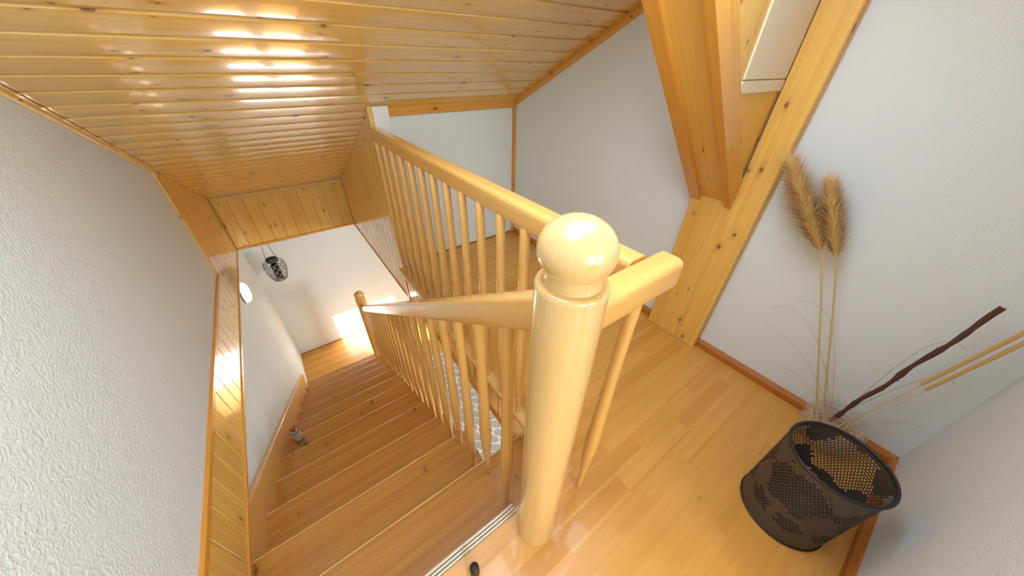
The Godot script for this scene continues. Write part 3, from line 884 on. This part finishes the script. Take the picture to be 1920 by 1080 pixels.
# ---------------------------------------------------------------- lantern, sconce, can, foot
func build_small_things() -> void:
	# lantern
	var c := Vector3(-0.372, -0.845, -3.9)
	var la := thing("hanging_lantern", "dark grey net lantern hanging below the bulkhead in front of the lower wall", "lantern", c)
	var H := 0.275
	var rad := func(t): return (0.052 + 0.038 * sin(PI * pow(1.0 - t, 0.75)) if t > 0.12 else sqrt(maxf(0.0, 1.0 - pow(1.0 - t / 0.12, 2.0))) * (0.052 + 0.038 * sin(PI * pow(0.88, 0.75))))
	var rope := plain(Color8(150, 147, 142), 0.8)
	var dark := plain(Color8(58, 58, 60), 0.7)
	var mb := MB.new()
	for f in [-1.0, 1.0]:
		for i in 12:
			var pts := []
			for j in 19:
				var t := j / 18.0 * 0.86
				var a: float = TAU * i / 12.0 + f * t * 2.1
				var r: float = maxf(rad.call(t) * 1.13, 0.012)
				pts.append(c + Vector3(cos(a) * r, t * H, sin(a) * r))
			mb.tube(pts, 0.0034, 0.0034, 5)
	part("net", mb.done(), rope, la)
	var band := []
	for p in [[0.050, 0.86], [0.054, 0.87], [0.056, 0.90], [0.056, 0.97], [0.053, 1.0], [0.048, 1.0], [0.047, 0.86], [0.050, 0.86]]: band.append(Vector2(p[0], p[1] * H))
	part("rim_band", MB.new().lathe(band, c, 24).done(), dark, la)
	var gl := plain(Color(0.12, 0.12, 0.13, 1.0), 0.2)
	part("candle_glass", MB.new().lathe([Vector2(0, 0.03), Vector2(0.034, 0.03), Vector2(0.036, 0.04), Vector2(0.036, 0.2), Vector2(0.033, 0.2), Vector2(0.033, 0.04), Vector2(0, 0.035)], c, 20).done(), gl, la)
	for sx in [-0.035, 0.035]:
		part("cord", MB.new().tube([c + Vector3(sx * 1.4, H - 0.01, 0), Vector3(c.x + sx * 0.4, -SLAB, c.z)], 0.0025).done(), dark, la)
	# wall lamp
	var g := plain(Color8(250, 246, 236), 0.4)
	g.emission_enabled = true
	g.emission = Color(1, 0.93, 0.82)
	g.emission_energy_multiplier = 1.0
	var sp := Vector3(-0.6, -0.45, -3.10)
	var sc := thing("wall_lamp", "round glowing white wall lamp on the lower left wall under the boarding", "wall lamp", sp)
	var dome := MB.new().lathe([Vector2(0.092, 0.0), Vector2(0.09, 0.014), Vector2(0.082, 0.028), Vector2(0.064, 0.039), Vector2(0.038, 0.045), Vector2(0, 0.047)], Vector3.ZERO, 32).done()
	var dm := piece("lamp_shade", dome, g, sc, sp + Vector3(0.012, 0, 0))
	dm.basis = Basis(Vector3.BACK, -PI / 2)
	var bp := piece("back_plate", MB.new().lathe([Vector2(0, 0), Vector2(0.096, 0), Vector2(0.096, 0.012), Vector2(0, 0.012)], Vector3.ZERO, 32).done(), M.alu, sc, sp)
	bp.basis = Basis(Vector3.BACK, -PI / 2)
	var ol := OmniLight3D.new()
	ol.name = "wall_lamp_light"
	ol.light_color = Color(1, 0.9, 0.75)
	ol.light_energy = 0.004
	ol.omni_range = 6.0
	ol.omni_attenuation = 2.0
	ol.light_size = 0.015
	ol.shadow_enabled = true
	add_child(ol)
	ol.position = sp + Vector3(0.03, 0, 0)
	# can on the sixth step
	var cp := Vector3(-0.505, -RISE * 6, -1.815)
	var can := thing("fluid_can", "grey lighter fluid can with a red cap standing on the sixth step by the wall", "can", cp)
	part("body", MB.new().lathe([Vector2(0, 0), Vector2(0.026, 0), Vector2(0.028, 0.003), Vector2(0.028, 0.132), Vector2(0.025, 0.138), Vector2(0.0, 0.138)], cp, 28).done(), plain(Color8(192, 184, 168), 0.45), can)
	part("rim", MB.new().lathe([Vector2(0.0255, 0.135), Vector2(0.029, 0.135), Vector2(0.0295, 0.140), Vector2(0.028, 0.143), Vector2(0.0255, 0.139)], cp, 28).done(), plain(Color8(70, 70, 60), 0.4, 0.5), can)
	part("cap", MB.new().lathe([Vector2(0.014, 0.138), Vector2(0.014, 0.152), Vector2(0.012, 0.156), Vector2(0, 0.157)], cp + Vector3(-0.002, 0, 0), 20).done(), plain(Color8(190, 30, 34), 0.35), can)
	part("print", MB.new().lathe([Vector2(0.0283, 0.02), Vector2(0.0284, 0.05)], cp, 28).done(), plain(Color8(140, 130, 92), 0.5), can)
	# rubber foot at the lower edge
	var fp := Vector3(0.072, 0, -0.262)
	var ft := thing("floor_stop", "small black rubber stop on a tan ring at the bottom edge of the floor", "door stop", fp)
	part("ring", MB.new().lathe([Vector2(0, 0), Vector2(0.019, 0), Vector2(0.019, 0.004), Vector2(0.017, 0.006), Vector2(0, 0.006)], fp, 28).done(), plain(Color8(206, 150, 62), 0.5), ft)
	part("rubber", MB.new().lathe([Vector2(0.013, 0.006), Vector2(0.013, 0.05), Vector2(0.010, 0.055), Vector2(0, 0.056)], fp + Vector3(0.003, 0, 0.004), 24).done(), M.black, ft)

# ---------------------------------------------------------------- bin, vase and dried plants in the corner
func bezier(a: Vector3, b: Vector3, c: Vector3, d: Vector3, k := 14) -> Array:
	var o := []
	for i in k + 1: o.append(a.bezier_interpolate(b, c, d, float(i) / k))
	return o

func build_corner() -> void:
	var r := RandomNumberGenerator.new()
	r.seed = 77
	# perforated bin
	var bc := Vector3(0.985, 0, 0.195)
	var R := 0.113
	var H := 0.325
	var bn := thing("waste_bin", "round black metal bin with lacy perforated sides on the landing floor", "bin", bc)
	var mb := MB.new()
	var nu := 80
	var nv := 36
	var fl := FastNoiseLite.new()
	fl.seed = 3
	for i in nu:
		for j in nv:
			var u := (i + 0.5) / nu
			var vv := (j + 0.5) / nv
			# blossoms: holes inside round patches, solid strips between
			var hole := false
			var q := fposmod(u * 4.0 + 0.35, 1.0) - 0.5
			# big blossoms above, small ones below, solid seams between
			var w1 := (vv - 0.70) * 1.75
			var w2 := (vv - 0.30) * 2.2
			hole = sqrt(q * q + w1 * w1) < 0.45 + 0.05 * cos(6.0 * atan2(w1, q)) or sqrt(pow(absf(q) - 0.24, 2.0) + w2 * w2) < 0.19 + 0.03 * cos(5.0 * atan2(w2, absf(q) - 0.24))
			if vv < 0.07 or vv > 0.95: hole = false
			var off := 0.5 if j % 2 == 1 else 0.0
			cell(mb, (i + off) / nu, (i + 1.0 + off) / nu, float(j) / nv, float(j + 1) / nv, R, H, bc, hole)
	part("side", mb.done(), M.bin, bn)
	part("rim", MB.new().tube(ring(bc + Vector3(0, H, 0), R, 48), 0.0045, -1.0, 8).done(), M.black, bn)
	part("foot_ring", MB.new().tube(ring(bc + Vector3(0, 0.004, 0), R, 48), 0.004, -1.0, 8).done(), M.black, bn)
	part("bottom", MB.new().lathe([Vector2(0, 0.004), Vector2(R, 0.004), Vector2(R, 0.007), Vector2(0, 0.007)], bc, 48).done(), M.bin, bn)
	part("seam", MB.new().box(bc + Vector3(-0.012, 0.005, -R - 0.0015), bc + Vector3(0.012, H, -R + 0.003), 1, 0.0005).done(), M.bin, bn)

	# glass vase
	var vc := Vector3(1.375, 0, 0.185)
	var vg := plain(Color(0.96, 0.93, 0.88, 0.10), 0.06)
	vg.transparency = BaseMaterial3D.TRANSPARENCY_ALPHA
	var va := thing("glass_vase", "round clear glass vase with dried grass in the corner behind the bin", "vase", vc)
	var pr := []
	for i in 20:
		var a := deg_to_rad(-80.0 + 128.0 * i / 19.0)
		pr.append(Vector2(0.094 * cos(a), 0.094 + 0.094 * sin(a)))
	pr.append(Vector2(0.058, 0.174)); pr.append(Vector2(0.062, 0.186)); pr.append(Vector2(0.067, 0.192))
	part("glass", MB.new().lathe(pr, vc + Vector3(0, 0.002, 0), 36).done(), vg, va)
	# coil of grass inside the vase
	var straw := plain(Color8(198, 160, 104), 0.8)
	var pale := plain(Color8(214, 196, 160), 0.8)
	var co := thing("dried_grass_coil", "coil of thin dried grass stems curled inside the glass vase", "dried grass", vc + Vector3(0, 0.02, 0))
	co.set_meta("kind", "stuff")
	for k in 3:
		mb = MB.new()
		for i in 12:
			var pts := []
			var rr := r.randf_range(0.05, 0.086)
			var yy := r.randf_range(0.035, 0.13)
			var tx := r.randf_range(-0.3, 0.3)
			var tz := r.randf_range(-0.3, 0.3)
			var a0 := r.randf() * TAU
			var lim := sqrt(maxf(0.0001, 0.09 * 0.09 - pow(yy - 0.094, 2.0)))
			rr = minf(rr, lim * 0.93)
			for j in 25:
				var a := a0 + TAU * 0.9 * j / 24.0
				pts.append(vc + Vector3(cos(a) * rr, clampf(yy + (cos(a) * tx + sin(a) * tz) * rr * 0.5, 0.02, 0.16), sin(a) * rr))
			mb.tube(pts, 0.0011, 0.0009, 4)
		part("grass_coil", mb.done(), straw if k < 2 else pale, co)
	# two pampas plumes
	var tops := [[Vector3(1.35, 0.09, 0.15), Vector3(1.392, 0.695, -0.138), Vector3(1.378, 0.94, -0.335), 0.056], [Vector3(1.37, 0.09, 0.165), Vector3(1.388, 0.688, -0.094), Vector3(1.39, 0.895, -0.21), 0.044]]
	var fluff := plain(Color8(222, 190, 128), 0.9)
	fluff.backlight_enabled = true
	fluff.backlight = Color(0.4, 0.3, 0.16)
	var gold := plain(Color8(214, 162, 84), 0.9)
	gold.backlight_enabled = true
	gold.backlight = Color(0.3, 0.22, 0.1)
	var stem := plain(Color8(205, 172, 108), 0.7)
	var lab := ["taller feathery pampas plume in the vase, leaning left against the wall", "shorter feathery pampas plume in the vase, right of the taller one"]
	for i in 2:
		var t: Array = tops[i]
		var pg := thing("pampas_grass", lab[i], "pampas grass", t[0], "pampas plumes in the vase")
		var a: Vector3 = t[0]
		var b: Vector3 = t[1]
		var c: Vector3 = t[2]
		part("stem", MB.new().tube(bezier(a, a.lerp(b, 0.35) + Vector3(-0.012, 0.02, -0.01), a.lerp(b, 0.75) + Vector3(0, 0.01, 0.004), b), 0.0032, 0.0026).done(), stem, pg)
		part("plume", plume(b, c, t[3], 2600 if i == 0 else 2000, 5 + i).done(), gold, pg)
		part("outer_hair", plume(b, b.lerp(c, 1.04), t[3] * 1.25, 1500 if i == 0 else 1100, 15 + i).done(), fluff, pg)
	# straight reed sticks leaving the picture on the right
	var reed := plain(Color8(206, 160, 84), 0.6)
	var ends := [[Vector3(1.39, 0.10, 0.20), Vector3(1.40, 0.652, 0.297), "upper straight golden reed stick leaning right out of the vase"], [Vector3(1.395, 0.10, 0.215), Vector3(1.40, 0.629, 0.312), "lower straight golden reed stick leaning right out of the vase"]]
	for e in ends:
		var a: Vector3 = e[0]
		var b: Vector3 = e[1]
		var rs := thing("reed_stick", e[2], "reed stick", a, "straight reeds in the vase")
		var c := a + (b - a) * 1.25
		var m := a.lerp(b, 0.55)
		part("lower_stalk", MB.new().tube([a, m], 0.0022, 0.003).done(), pale, rs)
		part("upper_stalk", MB.new().tube([m, c], 0.0046, 0.005).done(), reed, rs)
	# dark twig with a cut end
	var bark := plain(Color8(86, 50, 32), 0.8)
	var a := Vector3(1.355, 0.13, 0.168)
	var b := Vector3(1.392, 0.700, 0.240)
	var tw := thing("twig", "dark brown knobbly twig with a pale cut end leaning out of the vase", "twig", a)
	var pts := []
	var radii := []
	for i in 25:
		var t := i / 24.0
		pts.append(a.lerp(b, t) + Vector3(0, sin(t * 27.0) * 0.003 + sin(t * 9.0) * 0.0015, sin(t * 17.0 + 1.0) * 0.0025))
		radii.append(0.0062 + 0.001 * sin(t * 40.0) + (0.0016 if i % 5 == 2 else 0.0))
	part("bark", MB.new().tube(pts, 0.006, -1.0, 10, radii).done(), bark, tw)
	var dn: Vector3 = (pts[24] - pts[23]).normalized()
	part("cut_end", MB.new().tube([pts[24] - dn * 0.0005, pts[24] + dn * 0.0012], 0.0058, 0.0052, 10).done(), plain(Color8(224, 176, 96), 0.7), tw)
	for i in [5, 11, 17]:
		var sp: Vector3 = pts[i]
		part("bud", MB.new().tube([sp, sp + Vector3(-0.006, 0.008, -0.008 if i != 11 else 0.008)], 0.003, 0.0016, 6).done(), bark, tw)
	# loose wisps
	var wi := thing("dried_grass_wisps", "hair thin curling dried grass wisps spreading from the vase over both walls", "dried grass", vc + Vector3(0, 0.15, 0))
	var o := vc + Vector3(-0.01, 0.14, -0.02)
	var wm := plain(Color8(190, 165, 120), 0.8)
	var arcs := [
		[Vector3(1.40, 0.40, 0.02), Vector3(1.42, 0.52, -0.12), Vector3(1.43, 0.40, -0.17)],
		[Vector3(1.42, 0.36, 0.06), Vector3(1.44, 0.55, -0.02), Vector3(1.45, 0.47, -0.12)],
		[Vector3(1.42, 0.25, 0.05), Vector3(1.44, 0.33, -0.05), Vector3(1.45, 0.31, -0.16)],
		[Vector3(1.40, 0.30, 0.20), Vector3(1.40, 0.62, 0.16), Vector3(1.42, 0.55, 0.26)],
		[Vector3(1.40, 0.30, 0.22), Vector3(1.41, 0.48, 0.24), Vector3(1.42, 0.44, 0.30)],
		[Vector3(1.38, 0.18, 0.25), Vector3(1.38, 0.32, 0.31), Vector3(1.36, 0.28, 0.34)],
		[Vector3(1.36, 0.16, 0.26), Vector3(1.32, 0.22, 0.33), Vector3(1.24, 0.16, 0.345)],
		[Vector3(1.38, 0.20, 0.27), Vector3(1.40, 0.20, 0.34), Vector3(1.30, 0.10, 0.35)],
		[Vector3(1.30, 0.17, 0.12), Vector3(1.24, 0.14, 0.09), Vector3(1.20, 0.02, 0.10)],
		[Vector3(1.36, 0.20, 0.10), Vector3(1.38, 0.24, 0.02), Vector3(1.40, 0.20, -0.05)]]
	for ar in arcs:
		part("wisp", MB.new().tube(bezier(o, ar[0], ar[1], ar[2], 20), 0.0011, 0.0006, 4).done(), wm, wi)

func ring(c: Vector3, r: float, k: int) -> Array:
	var o := []
	for i in k + 1:
		var a := TAU * i / k
		o.append(c + Vector3(cos(a) * r, 0, sin(a) * r))
	return o

# one cell of the perforated sheet, an eight sided hole in it or not; two skins 1.2 mm apart
func cell(mb: MB, u0: float, u1: float, v0: float, v1: float, R: float, H: float, c: Vector3, hole: bool) -> void:
	var at := func(u: float, v: float, rr: float) -> Vector3:
		var a := TAU * u
		return c + Vector3(cos(a) * rr, v * H, sin(a) * rr)
	for s in 2:
		var rr := R - 0.0012 * s
		var a := TAU * (u0 + u1) * 0.5
		var nn := Vector3(cos(a), 0, sin(a)) * (1.0 if s == 0 else -1.0)
		if not hole:
			mb.quad(at.call(u0, v0, rr), at.call(u1, v0, rr), at.call(u1, v1, rr), at.call(u0, v1, rr), nn)
			continue
		var um := (u0 + u1) * 0.5
		var vm := (v0 + v1) * 0.5
		var out := [[u0, v0], [um, v0], [u1, v0], [u1, vm], [u1, v1], [um, v1], [u0, v1], [u0, vm]]
		var inn := []
		for i in 8:
			var an := deg_to_rad(225.0 + 45.0 * i)
			inn.append([um + cos(an) * (u1 - u0) * 0.43, vm + sin(an) * (v1 - v0) * 0.43])
		for i in 8:
			var j := (i + 1) % 8
			mb.quad(at.call(out[i][0], out[i][1], rr), at.call(out[j][0], out[j][1], rr), at.call(inn[j][0], inn[j][1], rr), at.call(inn[i][0], inn[i][1], rr), nn)

# a feathery plume: fine hairs leaving the rachis
func plume(b: Vector3, c: Vector3, rad: float, count: int, sd: int) -> MB:
	var r := RandomNumberGenerator.new()
	r.seed = sd
	var mb := MB.new()
	var ax := (c - b)
	var L := ax.length()
	var d := ax / L
	var s := d.cross(Vector3.UP).normalized()
	var q := s.cross(d)
	for i in count:
		var t := pow(r.randf(), 1.15)
		var p := b + ax * t * 0.92
		var an := r.randf() * TAU
		var out := s * cos(an) + q * sin(an)
		var fat := rad * (0.35 + 1.0 * sin(PI * clampf(0.1 + t * 0.75, 0.0, 1.0))) * r.randf_range(0.35, 1.0)
		var ln := r.randf_range(0.025, 0.075)
		var tip := p + d * ln + out * fat
		var mid := p + d * ln * 0.45 + out * fat * 0.35
		var w := out.cross(d).normalized() * r.randf_range(0.0005, 0.0009)
		var nn := (out + d * -0.2).normalized()
		mb.quad(p - w, p + w, mid + w, mid - w, nn)
		mb.tri(mid - w, mid + w, tip, nn, nn, nn)
	mb.tube([b, b + ax * 0.85], 0.003, 0.001, 5)
	return mb
